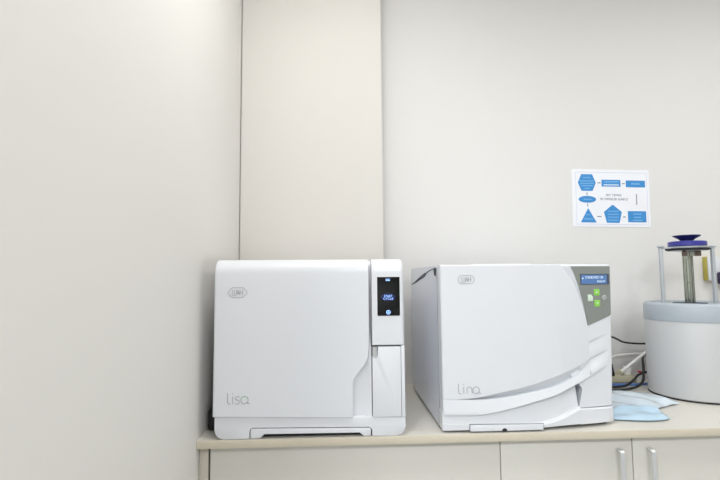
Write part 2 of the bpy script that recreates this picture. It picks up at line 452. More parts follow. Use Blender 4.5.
def maker_mark(x0, z0, W, H, y, parent, rounded):
    cx, cz = x0 + W / 2, z0 + H / 2
    if rounded:
        r = H / 2
        out = arc(x0 + W - r * 1.25, cz, r, -75, 75, 10) + arc(x0 + r * 1.25, cz, r, 105, 255, 10)
    else:
        out = [(x0, cz), (x0 + H * .48, z0 + H), (x0 + W - H * .48, z0 + H), (x0 + W, cz), (x0 + W - H * .48, z0), (x0 + H * .48, z0)]
    b = ribbon(out, 0.0010, y, closed=True)
    o = obj('maker_emblem', b, M['print'], parent, label='thin grey outlined emblem', smooth=0)
    h = H * 0.28
    # joined letters W & H
    lx = cx - W * 0.27; b = bmesh.new()
    ribbon([(lx, cz + h), (lx, cz - h), (lx + W * .20, cz - h), (lx + W * .20, cz + h)], 0.0011, y, bm=b)
    ribbon([(lx + W * .10, cz - h), (lx + W * .10, cz + h)], 0.0011, y, bm=b)
    rx = cx + W * 0.12
    ribbon([(rx, cz - h), (rx, cz + h)], 0.0011, y, bm=b); ribbon([(rx + W * .13, cz - h), (rx + W * .13, cz + h)], 0.0011, y, bm=b)
    ribbon([(rx, cz), (rx + W * .13, cz)], 0.0011, y, bm=b)
    obj('emblem_letters', b, M['print'], o, smooth=0)
    text('emblem_letters', '&', cx + W * 0.03, cz, y - 0.0002, H * 0.62, M['print'], o)

def wordmark(kind, x, z, W, H, y, parent):
    """thin rounded lettering; x,z = left baseline"""
    u = W / 22.0; xh = H * 0.68
    st = []
    st.append(([(x + 0.6 * u, z + H)] + [(x + 0.6 * u, z + 1.6 * u + 0.3 * u)] + [(x + 2.6 * u - 2.0 * u * math.cos(a), z + 2.0 * u - 2.0 * u * math.sin(a)) for a in lin(0.2, PI / 2, 4)] + [(x + 3.4 * u, z)], False))
    st.append(([(x + 5.6 * u, z), (x + 5.6 * u, z + xh)], False))
    st.append(([(x + 5.6 * u, z + H * 0.90), (x + 5.6 * u, z + H * 0.99)], False))
    if kind == 'lisa':
        sx = x + 10.2 * u; r = xh / 4
        s = [(sx + 2.0 * u, z + xh), (sx, z + xh)] + [(sx - r * 1.1 * math.sin(a), z + xh - r + r * math.cos(a)) for a in lin(0.3, PI - .3, 5)]
        s += [(sx, z + xh / 2)] + [(sx + r * 1.1 * math.sin(a), z + r + r * math.cos(a)) for a in lin(0.3, PI - .3, 5)] + [(sx, z), (sx - 2.2 * u, z)]
        st.append((s, False)); ax = x + 17.2 * u
    else:
        r = 2.4 * u
        s = [(x + 8.6 * u, z), (x + 8.6 * u, z + xh - r)] + [(x + 8.6 * u + r - r * math.cos(a), z + xh - r + r * math.sin(a)) for a in lin(0.2, PI - .2, 8)] + [(x + 8.6 * u + 2 * r, z + 1.6 * u), (x + 8.6 * u + 2 * r + 0.8 * u, z)]
        st.append((s, False)); ax = x + 17.4 * u
    ra = xh / 2
    st.append((arc(ax, z + ra, ra, -50, -180, 10) + [], False) if kind == 'lisa' else (arc(ax, z + ra, ra, 0, 360, 20)[:-1], True))
    st.append(([(ax + ra * .55, z + ra * .35), (ax + ra + 0.2 * u, z + 0.2 * u), (ax + ra + 1.4 * u, z)], False))
    o = stroke_marks(st, y, 0.0014, 'name_lettering', M['print'], parent, 'thin grey lower-case lettering')
    if kind == 'lisa':
        stroke_marks([(arc(ax, z + ra, ra, -45, 180, 14), False)], y, 0.0015, 'letter_arc', M['printg'], o, 'green upper arc of the last letter')
maker_mark(-0.2745, 1.2510, 0.0500, 0.0245, 1.2098, door, False)
wordmark('lisa', -0.2725, 0.9880, 0.055, 0.0265, 1.2098, door)

# ------------------------------------------------------------------ right sterilizer (curved front, grey keypad)
ln = thing('steam_sterilizer', 'white steam sterilizer with sweeping curved front lip and grey green-buttoned keypad panel', 'sterilizer', (0.5, 1.42, CT))
def rec(u): return 0 if u < .45 else .035 * ((u - .45) / .29) ** 2
def fy(u): return 1.22 + rec(u)
def xr(z): return 0.7405 + 0.0215 * max(0, (z - 0.905) / 0.425) ** 0.5
X0 = 0.2695
CK = 0.0130            # how far the right cheek stands behind the door skin
T1 = 1.3300
inner = [(0.5066, 1.3308), (0.53, 1.292), (0.556, 1.2434), (0.57, 1.205), (0.5787, 1.1775), (0.584, 1.14), (0.5863, 1.09)]
outer = [(0.6042, 1.3291), (0.624, 1.3070), (0.6392, 1.2874), (0.6535, 1.256), (0.666, 1.2203), (0.673, 1.192), (0.6782, 1.1616), (0.6800, 1.142)]
gtop = [(0.2700, 0.9836), (0.3285, 0.9856), (0.3676, 0.9886), (0.4282, 1.0), (0.5002, 1.0148), (0.564, 1.0331), (0.6200, 1.0510), (0.6479, 1.0604), (0.6735, 1.0722), (0.685, 1.0765)]
gbot = [(0.2700, 0.9830), (0.2947, 0.9826), (0.3675, 0.9823), (0.4277, 0.9861), (0.4995, 0.9971), (0.5629, 1.0090), (0.6207, 1.028), (0.649, 1.0400), (0.6735, 1.061), (0.685, 1.072)]
lipb = [(0.2700, 0.9461), (0.3664, 0.9455), (0.432, 0.9559), (0.4986, 0.9718), (0.562, 0.9872), (0.6109, 1.0053), (0.6497, 1.0196), (0.6850, 1.0365), (0.7223, 1.0538)]

def xin(z): return spl(sorted([(b, a) for a, b in inner]), z)
def smooth01(t): t = max(0, min(1, t)); return t * t * (3 - 2 * t)

def door_h(u, z):
    """how far the door skin stands behind its front plane"""
    d = u - xin(z)
    h = 0.0
    if d > 0: h += 0.125 * d * smooth01(d / 0.012)
    e = u - X0 - 0.002
    if e < 0.010: h += 0.006 * (1 - math.sqrt(max(0, 1 - (1 - e / 0.010) ** 2)))
    return h

def door_col(u, hi):
    gt, gb, lb = spl(gtop, u), spl(gbot, u), spl(lipb, u)
    if hi < gt + 0.006: hi = gt + 0.006
    s = smooth01((u - 0.285) / 0.12) * (1 - 0.85 * smooth01((u - 0.643) / 0.010))
    y = fy(u)
    P = []
    P.append((u, y + 0.040, lb + 0.004))
    P.append((u, y + 0.006, lb + 0.0006))
    P.append((u, y + door_h(u, lb) - 0.0028, lb))
    P.append((u, y + door_h(u, lb) - 0.0033, lb + 0.0012))
    lipd = 0.0022 * smooth01((u - 0.30) / 0.15)
    for k in range(1, 5):
        z = lb + (gb - lb) * k / 4
        P.append((u, y + door_h(u, z) - 0.0033 + (0.0033 + lipd) * (k / 4) ** 1.2, z))
    depth = 0.0135 * s + 0.0006
    P.append((u, y + door_h(u, gb) + lipd + depth, gb + 0.0006))
    P.append((u, y + door_h(u, gt) + depth * 0.55, gb + (gt - gb) * 0.55))
    P.append((u, y + door_h(u, gt) + 0.0012, gt - 0.0002))
    P.append((u, y + door_h(u, gt) + 0.0, gt + 0.0012))
    n = 22
    for k in range(1, n + 1):
        z = gt + 0.0012 + (hi - 0.004 - gt) * k / n
        P.append((u, y + door_h(u, z), z))
    P.append((u, y + door_h(u, hi) + 0.0012, hi - 0.0012))
    P.append((u, y + door_h(u, hi) + 0.006, hi)); P.append((u, y + 0.040, hi))
    return P

us = [X0 + 0.002 + 0.010 * (1 - math.cos(k * PI / 12)) for k in range(7)] + lin(0.290, 0.600, 42)
us += lin(0.605, 0.679, 24) + [0.6798]
cols = []
for u in us:
    hi = T1 if u <= 0.6035 else min(T1, spl(outer, u))
    cols.append(door_col(u, hi))
lina_door = obj('door', loft(cols), M['white'], ln, smooth=28)

# shell behind and right of the door
sh = prism([(1.262, 0.908), (1.262, 1.328), (1.685, 1.328), (1.697, 1.316), (1.697, 0.950), (1.655, 0.912)], X0 + 0.0005, 0.7365, axis='x')
for v in sh.verts:
    if v.co.x > 0.7:
        v.co.x = xr(v.co.z) - 0.004
        if v.co.y < 1.27: v.co.y = 1.297
obj('body', sh, M['cool'], ln)
def sx(x): return x + 0.0055 + 0.004 * (x - 0.65) / 0.09
def pleft(z): return interp([(1.1643, 0.6744), (1.225, 0.6630), (1.275, 0.6490), (1.305, 0.6385), (1.328, 0.6275)], z)
def cheek_left(z):
    return interp([(0.9490, 0.6423), (0.9978, 0.6546), (1.012, 0.645), (1.03, 0.625), (1.10, 0.585), (1.33, 0.585)], z)
rows = []
for z in [0.9492, 0.9505] + lin(0.954, 1.040, 40) + lin(1.042, 1.322, 140) + [1.325, 1.3285, T1]:
    xl = cheek_left(z); xe = xr(z)
    tp = 0.0 if z < 1.325 else 0.004 * ((z - 1.325) / 0.005) ** 2
    ring = [(xl, 1.285, z)]
    for k in range(37):
        u = xl + (xe - 0.006 - xl) * k / 36
        # channel between the door edge and keypad, and soft creases running on from the lip
        h = 0.0
        uo = spl(sorted([(b, a) for a, b in outer]), z)
        if z > 1.150: h += 0.009 * smooth01((z - 1.150) / 0.02) * (1 - smooth01((u - uo) / max(0.006, sx(pleft(z)) - uo))) * (1 if u > uo - 0.004 else 1)
        c1 = 1.1177 + (u - 0.6719) * 0.346; c2 = 1.0710 + (u - 0.6735) * 0.40
        c0 = spl(lipb, u) if u < 0.7223 else 1.0538 + (u - 0.7223) * 0.47
        f1 = smooth01((0.750 - u) / 0.06); f2 = smooth01((0.745 - u) / 0.05)
        if z < c1: h += 0.0030 * f1 * smooth01((c1 - z) / 0.003) * (1 - smooth01((c1 - z) / 0.034))
        if c0 < z < c2 + 0.002: h += f2 * (-0.0045 + 0.0095 * smooth01((z - c0) / max(0.004, c2 - c0)) * (1 - smooth01((z - c2 + 0.002) / 0.004)) + 0.0045 * smooth01((z - c2 + 0.002) / 0.004))
        elif z <= c0: h += f2 * -0.0045 * (1 - smooth01((c0 - z) / 0.010))
        ring.append((u, fy(u) + CK + h + tp, z))
    for a in (0.45, 0.9, 1.3): ring.append((xe - 0.006 + 0.006 * math.sin(a), fy(xe) + CK + tp + 0.006 * (1 - math.cos(a)), z))
    ring.append((xe, fy(xe) + CK + 0.0085 + tp, z)); ring.append((xe, 1.31, z))
    rows.append(ring)
cheek = obj('front_cheek', loft(rows), M['white'], ln, smooth=40)

# lower front: recessed scoop under the lip, pale shelf and plinth
b1 = [(0.2700, 0.925), (0.40, 0.917), (0.47, 0.915), (0.5314, 0.9155), (0.5787, 0.9255), (0.6372, 0.9480), (0.645, 0.949)]
b2 = [(0.2700, 0.932), (0.40, 0.923), (0.47, 0.921), (0.5282, 0.9220), (0.5792, 0.9345), (0.6375, 0.9550), (0.645, 0.957)]
cols = []
for u in lin(X0 + 0.0005, 0.640, 50):
    lb = spl(lipb, u); y = fy(u)
    zb = 0.9058 + 0.0036 * smooth01((u - 0.50) / 0.12)
    deep = 0.016 * smooth01((u - 0.575) / 0.05)
    s = 0.45 * smooth01((u - 0.33) / 0.25)
    a, b_ = spl(b1, u), spl(b2, u)
    up = min(lb, 1.0) + 0.006
    e = smooth01((0.012 - (u - X0)) / 0.012) * 0.004
    P = [(u, y + 0.048, zb + 0.006), (u, y + 0.006, zb), (u, y + 0.0015 + e, zb + 0.0015), (u, y + e, a - 0.0008), (u, y + 0.0008 + e, a)]
    P += [(u, y + e + 0.0006 + 0.011 * s * 0.6, a + (b_ - a) * 0.7), (u, y + e + 0.001 + 0.011 * s + deep * 0.5, b_)]
    for k in range(1, 8):
        P.append((u, y + 0.001 + e + 0.011 * s + 0.0060 * s * math.sin(PI * k / 14) + deep * (0.5 + 0.5 * k / 7) + 0.002 * k / 7, b_ + (up - b_) * k / 7))
    P.append((u, y + 0.048, up))
    cols.append(P)
# dark end wall of the scoop
obj('lower_front', loft(cols), M['white'], ln, smooth=30)
cols = []
for u in lin(0.6405, 0.7370, 10):
    y = fy(u); hi = 0.9475 - 0.0015 * (u - 0.64) / 0.09; r_ = max(0, (u - 0.732) / 0.005)
    lo = 0.9088
    cols.append([(u, 1.285, lo), (u, y + 0.004 + r_ * 0.003, lo), (u, y + 0.0025 + r_ * 0.003, lo + 0.0015), (u, y + 0.0025 + r_ * 0.003, hi - 0.001), (u, y + 0.004 + r_ * 0.003, hi), (u, 1.285, hi)])
cols.append([(xr(0.92), 1.285, 0.9090), (xr(0.92), fy(.735) + 0.011, 0.9090), (xr(0.92), fy(.735) + 0.011, 0.910), (xr(0.92), fy(.735) + 0.011, 0.9445), (xr(0.92), fy(.735) + 0.0115, 0.9455), (xr(0.92), 1.285, 0.9455)])
obj('corner_cover', loft(cols), M['white'], ln)
# dark seam behind the corner cover
obj('seam', box(0.641, 0.700, 1.2870, 1.2890, 0.94, 0.955), M['dark'], ln)
# drain flap at the bottom left with a finger notch
fo = [(0.3400, 0.9048), (0.4205, 0.9048)] + [(0.4285 - 0.0065 * math.cos(a), 0.9048 + 0.0065 * math.sin(a)) for a in lin(0, PI, 8)] + [(0.4350, 0.9048), (0.5305, 0.9050), (0.5305, 0.9185), (0.3400, 0.9205)]
flo = obj('drain_flap', prism(fo, 1.2170, 1.2215, 0.0006), M['white'], ln, label='small hinged flap with a finger notch')
fb = ribbon([(0.3385, 0.905), (0.3385, 0.9220), (0.5320, 0.9200), (0.5320, 0.905)], 0.0009, 1.2196)
obj('flap_outline', fb, M['slate'], flo, smooth=0)
obj('finger_notch', prism(arc(0.4285, 0.9046, 0.0066, 0, 180, 10), 1.2162, 1.2175), M['dark'], flo, smooth=0)
# side details: arched seam and latch notch on the left side
sd = bmesh.new()
def yzstrip(cent, wds, x, bm):
    up = [(y, z + w_ / 2) for (y, z), w_ in zip(cent, wds)]; dn = [(y, z - w_ / 2) for (y, z), w_ in zip(cent, wds)]
    return prism(up + dn[::-1], x - 0.0006, x + 0.0012, axis='x', bm=bm)
cent = [(1.680, 1.2715), (1.58, 1.284), (1.52, 1.293), (1.46, 1.3005), (1.43, 1.305), (1.405, 1.310), (1.36, 1.316), (1.31, 1.3205), (1.265, 1.3225)]
yzstrip(cent, [0.002, 0.007, 0.009, 0.011, 0.011, 0.0022, 0.0022, 0.0022, 0.0022], X0, sd)
obj('side_grille', sd, M['slate'], ln, label='slate arched slot on the left side')
obj('latch_notch', prism([(1.2655, 1.3230), (1.2950, 1.3215), (1.2900, 1.306), (1.283, 1.3015), (1.270, 1.3020)], X0 - 0.0008, X0 + 0.001, axis='x'), M['dark'], ln, label='dark latch notch on the left side')
obj('body_seam', box(X0 + 0.0006, 0.60, 1.2590, 1.2625, 0.912, 1.322), M['print'], ln)
obj('under_shade_plate', box(0.276, 0.728, 1.272, 1.60, 0.9012, 0.9085), M['dark'], ln, label='added black plate painting the shade under the body')  # black plate added to deepen the shade under the body
obj('filler_cover', box(0.395, 0.56, 1.33, 1.55, 1.327, 1.3345, 0.003), M['white2'], ln, label='low raised cover on the top')
for fx in (0.31, 0.70):
    for fyy in (1.31, 1.57):
        obj('foot', lathe([(0, 0.9001), (0.016, 0.9001), (0.016, 0.916), (0, 0.916)], fx, fyy, 20), M['dark'], ln, label='black rubber foot')
maker_mark(0.3150, 1.2800, 0.0485, 0.0225, 1.2197, lina_door, True)
wordmark('lina', 0.3105, 0.9990, 0.0600, 0.0250, 1.2197, lina_door)

# keypad panel
def panel_sheet(poly_rows, d0, d1):
    rings = []
    for z, xa, xb in poly_rows:
        xa, xb = sx(xa), min(sx(xb), xr(z) - 0.0035)
        ring = [(xa + (xb - xa) * k / 10, fy(xa + (xb - xa) * k / 10) + CK - d1, z) for k in range(11)]
        ring += [(xb - (xb - xa) * k / 10, fy(xb - (xb - xa) * k / 10) + CK + d0, z) for k in range(11)]
        rings.append(ring)
    return loft(rings)
prow = []
for z in lin(1.1650, 1.1925, 6): prow.append((z, pleft(z), max(pleft(z) + 0.001, 0.6744 + (0.7500 - 0.6744) * (z - 1.1643) / 0.0275)))
for z in lin(1.196, 1.3245, 12): prow.append((z, pleft(z), 0.760))
kp = obj('keypad_panel', panel_sheet(prow, 0.001, 0.0012), M['grey'], ln, label='grey control panel with display and buttons')
def pbox(x0, x1, z0, z1, d, bm=None):
    # small raised pad following the curve of the panel
    x0, x1 = sx(x0), sx(x1)
    rings = [[(x, fy(x) + CK, z0), (x, fy(x) + CK - d, z0), (x, fy(x) + CK - d, z1), (x, fy(x) + CK, z1)] for x in lin(x0, x1, 8)]
    return loft(rings)
lcdf = obj('display', pbox(0.6560, 0.7440, 1.2745, 1.3035, 0.0018), M['lcdf'], kp, label='framed blue display')
obj('display_glass', pbox(0.6590, 0.7365, 1.2765, 1.3010, 0.0022), M['lcd'], lcdf, label='lit blue display glass')
def ptext(s, x, z, size, wide, material, parent, d=0.0028, label=None):
    x = sx(x)
    slope = (rec(x + 0.001) - rec(x - 0.001)) / 0.002
    return text('display_text', s, x, z, fy(x) + CK - d - 0.0006, size, material, parent, wide=wide, tilt=math.atan(slope), label=label)
ptext('STANDARD 134', 0.6970, 1.2935, 0.0100, 0.058, M['lcdt'], lcdf, label='white display lettering')
ptext('READY', 0.7180, 1.2825, 0.0080, 0.026, M['lcdt'], lcdf, label='white display lettering')
obj('display_arrow', prism([(0.6655, 1.2915), (0.6695, 1.2945), (0.6695, 1.2885)], fy(.663) + CK - 0.0032, fy(.663) + CK), M['lcdt'], lcdf, smooth=0)
def button(x, z, s, material, label, shape='square'):
    x = sx(x); y = fy(x)
    sl = (rec(x + .001) - rec(x - .001)) / .002
    if shape == 'square':
        pts = [(s * .8, -s), (s, -s * .8), (s, s * .8), (s * .8, s), (-s * .8, s), (-s, s * .8), (-s, -s * .8), (-s * .8, -s)]
    elif shape == 'page':
        pts = [(s, -s * 1.15), (s, s * .45), (s * .3, s * 1.15), (-s, s * 1.15), (-s, -s * 1.15)]
    else:
        pts = arc(0, 0, s, 0, 360, 20)[:-1]
    b = prism(pts, -0.0014, 0.003, 0.0005)
    b.transform(Matrix.Translation((x, y + CK - 0.001, z)) @ Matrix.Rotation(math.atan(sl), 4, 'Z'))
    return obj('button', b, material, kp, label=label)
def mark(btn, pts, x, z, material, name='button_arrow'):
    x = sx(x); sl = (rec(x + .001) - rec(x - .001)) / .002
    b = prism(pts, -0.0007, 0.0007); b.transform(Matrix.Translation((x, fy(x) + CK - 0.0029, z)) @ Matrix.Rotation(math.atan(sl), 4, 'Z'))
    return obj(name, b, material, btn, smooth=0)
bu = button(0.7035, 1.2530, 0.0088, M['green'], 'green up-arrow button'); mark(bu, [(-.0035, -.002), (.0035, -.002), (0, .0035)], 0.7035, 1.2530, M['pale'])
bu = button(0.7035, 1.2235, 0.0088, M['green'], 'green down-arrow button'); mark(bu, [(-.0035, .002), (.0035, .002), (0, -.0035)], 0.7035, 1.2235, M['pale'])
button(0.6835, 1.2385, 0.0078, M['pale'], 'pale page-shaped key', 'page')
rb = button(0.7262, 1.2385, 0.0066, M['lgrey'], 'light round stop key', 'round')
mark(rb, [(-.0040, -.0033), (-.0033, -.0040), (.0040, .0033), (.0033, .0040)], 0.7262, 1.2385, M['grey'], 'key_symbol')
mark(rb, [(-.0040, .0033), (-.0033, .0040), (.0040, -.0033), (.0033, -.0040)], 0.7262, 1.2385, M['grey'], 'key_symbol')

# ------------------------------------------------------------------ grey drum device with the posts
DX, DY, DR = 1.203, 1.552, 0.1390
dd = thing('lab_drum_device', 'grey drum-shaped lab device with two metal posts and a violet-blue dial on top', 'laboratory device', (DX, DY, CT))
obj('base_ring', lathe([(0, .9003), (DR - .004, .9003), (DR - .0005, .9015), (DR - .0005, .9040), (DR - .003, .9050), (0, .9050)], DX, DY, 96), M['dark'], dd, label='black rubber base ring')
obj('drum', lathe([(0, .9045), (DR - .003, .9045), (DR, .908), (DR, 1.146), (DR - .001, 1.148), (0, 1.148)], DX, DY, 96), M['drum'], dd)
obj('lid', lathe([(0, 1.1484), (DR + .0005, 1.1484), (DR + .001, 1.150), (DR + .001, 1.199), (DR - .001, 1.203), (DR - .006, 1.206), (DR - .02, 1.207), (DR - .024, 1.203), (0.05, 1.2015), (0, 1.2015)], DX, DY, 96), M['lid'], dd, label='blue-grey lid band')
for px in (-0.0955, 0.0885):
    p = obj('post', box(DX + px - .0052, DX + px + .0052, DY - .0055, DY + .0055, 1.2022, 1.3925, 0.002), M['postm'], dd)
    obj('post_cap', lathe([(0, 1.3925), (.009, 1.3925), (.012, 1.3945), (.012, 1.3965), (.009, 1.3990), (0, 1.3995)], DX + px, DY, 24), M['postm'], p)
obj('crossbar', box(DX - 0.0900, DX + 0.0830, DY - .008, DY + .008, 1.3880, 1.3920, 0.001), M['postm'], dd)
obj('dish', lathe([(0, 1.3790), (.040, 1.3790), (.056, 1.3815), (.062, 1.3850), (.064, 1.3890), (.064, 1.3925), (.061, 1.3950), (.05, 1.3962), (0, 1.3962)], DX, DY, 64), M['alu'], dd, label='shallow metal dish')
obj('dish_rim', lathe([(.0560, 1.3808), (.0640, 1.3835), (.0652, 1.3880), (.0635, 1.3895), (.0610, 1.3845), (.0560, 1.3808)], DX, DY, 64), M['dark'], dd, label='dark dish rim')
obj('dial_ring', lathe([(0, 1.3964), (.0550, 1.3964), (.0566, 1.398), (.0566, 1.4100), (.0550, 1.4120), (.050, 1.4130), (0, 1.4130)], DX, DY, 64), M['blue'], dd, label='violet-blue ring')
obj('dial_knob', lathe([(0, 1.4132), (.0205, 1.4132), (.0195, 1.4165), (.025, 1.4215), (.038, 1.4290), (.0415, 1.4315), (.0415, 1.4335), (.037, 1.4335), (.024, 1.4305), (0, 1.4300)], DX, DY, 48), M['navy'], dd, label='navy flared knob')
tb = obj('steel_tube', lathe([(0, 1.2017), (.0115, 1.2017), (.0125, 1.204), (.0125, 1.270), (.0116, 1.271), (.0116, 1.273), (.0125, 1.274), (.0125, 1.3788), (0, 1.3788)], DX - .001, DY, 40), M['steel'], dd, label='polished steel centre tube')
rods = bmesh.new()
for a in (205, 245, 285, 330, 20, 90, 140):
    rx, ry = DX - .001 + .0140 * math.cos(math.radians(a)), DY + .0140 * math.sin(math.radians(a))
    tube([(rx, ry, 1.2020), (rx, ry, 1.3786)], .0014, 8, 0, bm=rods)
obj('tube_rods', rods, M['steel'], dd)
for bx, wd, mt in ((-0.027, .013, 'brown'), (-0.004, .018, 'steel'), (0.018, .022, 'brown')):
    obj('bracket', box(DX + bx - wd / 2, DX + bx + wd / 2, DY - .026, DY - .0145, 1.3620, 1.3788, 0.002), M[mt], dd)
obj('drip_pin', lathe([(0, 1.349), (.0025, 1.350), (.0032, 1.353), (.0032, 1.364), (0, 1.364)], DX - .020, DY - .020, 14), M['steel'], dd)
obj('deck_ring', lathe([(.020, 1.2016), (.050, 1.2016), (.050, 1.2040), (.048, 1.2050), (.022, 1.2050), (.020, 1.2040), (.020, 1.2016)], DX - .003, DY, 48), M['slate'], dd, label='dark ring round the tube foot')

# ------------------------------------------------------------------ wall notice
nt = thing('wall_notice', 'laminated white sheet with blue flowchart shapes taped on the back wall', 'notice', (1.08, YB, 1.6))
NX0, NX1, NZ0, NZ1 = 0.9235, 1.2375, 1.4875, 1.7155
ny = YB - 0.0018
obj('sheet', box(NX0, NX1, ny, YB - 0.0004, NZ0, NZ1, 0.0003, 1), M['paper'], nt)
def N(px, py):   # sheet coordinates 0..1
    return NX0 + (NX1 - NX0) * px, NZ1 - (NZ1 - NZ0) * py
def npoly(pts, material, name, label=None, off=0.0008):
    q = [N(*p) for p in pts]
    return obj(name, prism(q, ny - off, ny - 0.0001), material, nt, smooth=0, label=label)
def g(x, y): return ((x - 72) / 456.0, (y - 62) / 338.0)
obj('border_line', ribbon([N(*g(95, 80)), N(*g(512, 80)), N(*g(514, 385)), N(*g(95, 385))], 0.0016, ny, closed=True, th=0.0004), M['pedge'], nt, smooth=0)
HX = npoly([g(107, 142), g(128, 92), g(192, 92), g(212, 142), g(192, 190), g(128, 190)], M['pblue'], 'flowchart_hexagon', 'blue hexagon')
R1 = npoly([g(246, 123), g(357, 123), g(357, 163), g(246, 163)], M['pblue'], 'flowchart_box')
R2 = npoly([g(389, 125), g(502, 125), g(502, 165), g(389, 165)], M['pblue'], 'flowchart_box')
EL = npoly([(a, b) for a, b in [g(160 + 51 * math.cos(2 * PI * k / 28), 240 + 20 * math.sin(2 * PI * k / 28)) for k in range(28)]], M['pblue'], 'flowchart_oval', 'blue oval')
TR = npoly([g(163, 292), g(210, 375), g(118, 375)], M['pblue'], 'flowchart_triangle', 'blue triangle')
PE = npoly([g(307, 269), g(359, 312), g(344, 376), g(270, 376), g(255, 312)], M['pblue'], 'flowchart_pentagon', 'blue pentagon')
R3 = npoly([g(395, 306), g(502, 306), g(502, 371), g(395, 371)], M['pblue'], 'flowchart_box')
def nline(parent, x0, x1, y, t=5, material='plight'):
    a, b = N(*g(x0, y - t / 2)), N(*g(x1, y + t / 2))
    o = obj('print_line', box(a[0], b[0], ny - 0.0012, ny - 0.0005, b[1], a[1]), M[material], parent, smooth=0)
M['print_mid'] = mat('print_pale_blue', (128, 186, 234), 0.4)
for y, a, b in ((112, 138, 182), (132, 118, 202), (146, 122, 200), (160, 128, 194), (176, 145, 175)): nline(HX, a, b, y, 5, 'print_mid')
nline(R1, 262, 345, 135, 6, 'print_mid'); nline(R1, 258, 346, 153, 8)
nline(R2, 420, 470, 145, 8, 'print_mid')
nline(EL, 138, 184, 240, 6, 'print_mid')
nline(TR, 152, 174, 330, 5, 'print_mid'); nline(TR, 138, 188, 355, 6, 'print_mid')
for y in (308, 326, 343, 360): nline(PE, 276, 340, y, 5, 'print_mid')
for y, a, b in ((323, 425, 473), (342, 430, 470), (360, 422, 476)): nline(R3, a, b, y, 6, 'print_mid')
for a, b, y in ((222, 240, 142), (366, 382, 144), (214, 238, 340), (366, 380, 341)): nline(nt, a, b, y, 5, 'pdark')
for x, y0, y1 in ((159, 200, 214), (161, 265, 282), (449, 205, 268)):
    a, b = N(*g(x - 2.2, y0)), N(*g(x + 2.2, y1))
    obj('print_arrow', box(a[0], b[0], ny - 0.0010, ny - 0.0004, b[1], a[1]), M['pdark'], nt, smooth=0)
cx, cz = N(*g(315, 214)); text('notice_text', 'SET TEMAS', cx, cz, ny - 0.0004, 0.0115, M['pdark'], nt, wide=0.062)
cx, cz = N(*g(316, 238)); text('notice_text', 'VE TEMİZLİK SÜRECİ', cx, cz, ny - 0.0004, 0.0115, M['pdark'], nt, wide=0.112)

nt.rotation_euler.y = math.radians(0.8)

# ------------------------------------------------------------------ wall socket box, plug, cables
sb = thing('wall_socket', 'white wall socket box with a yellow side, behind the drum posts', 'socket', (1.49, YB, 1.32))
obj('socket_box', box(1.4370, 1.5400, 1.7560, YB, 1.2760, 1.3680, 0.002), M['olive'], sb, label='yellow box edge')
obj('face_plate', box(1.4370, 1.5400, 1.7500, 1.7558, 1.2760, 1.3680, 0.0015), M['white'], sb)
pl = thing('power_plug', 'dark violet plug with a cable hanging from the wall socket', 'plug', (1.475, 1.735, 1.3))
obj('plug_body', box(1.466, 1.500, 1.712, 1.7498, 1.262, 1.308, 0.006, 3), M['violet'], pl)
obj('cable', tube([(1.483, 1.725, 1.264), (1.482, 1.728, 1.240), (1.476, 1.735, 1.205), (1.468, 1.74, 1.14), (1.46, 1.745, 1.05), (1.44, 1.73, 0.95), (1.40, 1.72, 0.9045), (1.30, 1.735, 0.9042)], 0.0040), M['violet'], pl)

tag(obj('power_cable', tube([(0.75, 1.70, 1.085), (0.90, 1.72, 1.112), (1.012, 1.70, 1.0725), (1.058, 1.70, 1.0530), (1.14, 1.70, 1.0475), (1.25, 1.735, 1.052), (1.36, 1.74, 1.08)], 0.0034), M['cableb']),
    'black cable curving in the air between right sterilizer and the drum', 'cable')
tag(obj('white_hose', tube([(0.80, 1.72, 0.935), (0.93, 1.750, 0.960), (1.015, 1.755, 0.9805), (1.055, 1.755, 0.9955), (1.105, 1.755, 1.000), (1.16, 1.755, 1.0015), (1.26, 1.76, 0.99), (1.33, 1.76, 0.915)], 0.0044), M['cablew']),
    'white hose arched behind the drum', 'hose')
vb = thing('drain_valve', 'beige drain fitting with a straight white tube, behind right sterilizer', 'fitting', (1.04, 1.71, 0.9))
obj('straight_tube', tube([(1.034, 1.692, 0.9500), (1.130, 1.690, 1.0190)], 0.0052, 12, 0), M['cablew'], vb)
cb = box(0.985, 1.075, 1.690, 1.735, 0.9085, 0.9380, 0.007, 3)
obj('connector_block', cb, M['beige'], vb)
obj('connector_neck', tube([(1.063, 1.712, 0.930), (1.068, 1.708, 0.962)], 0.015, 18, 0), M['cablew'], vb)
obj('connector_neck', tube([(1.028, 1.712, 0.925), (1.034, 1.692, 0.953)], 0.011, 18, 0), M['beige'], vb)
obj('union_nut', tube([(1.096, 1.715, 0.918), (1.072, 1.715, 0.921)], 0.015, 8, 0), M['beige'], vb)
obj('valve_cap', tube([(1.000, 1.70, 0.935), (0.992, 1.698, 0.975)], 0.012, 18, 0), M['cableb'], vb, label='black cap')

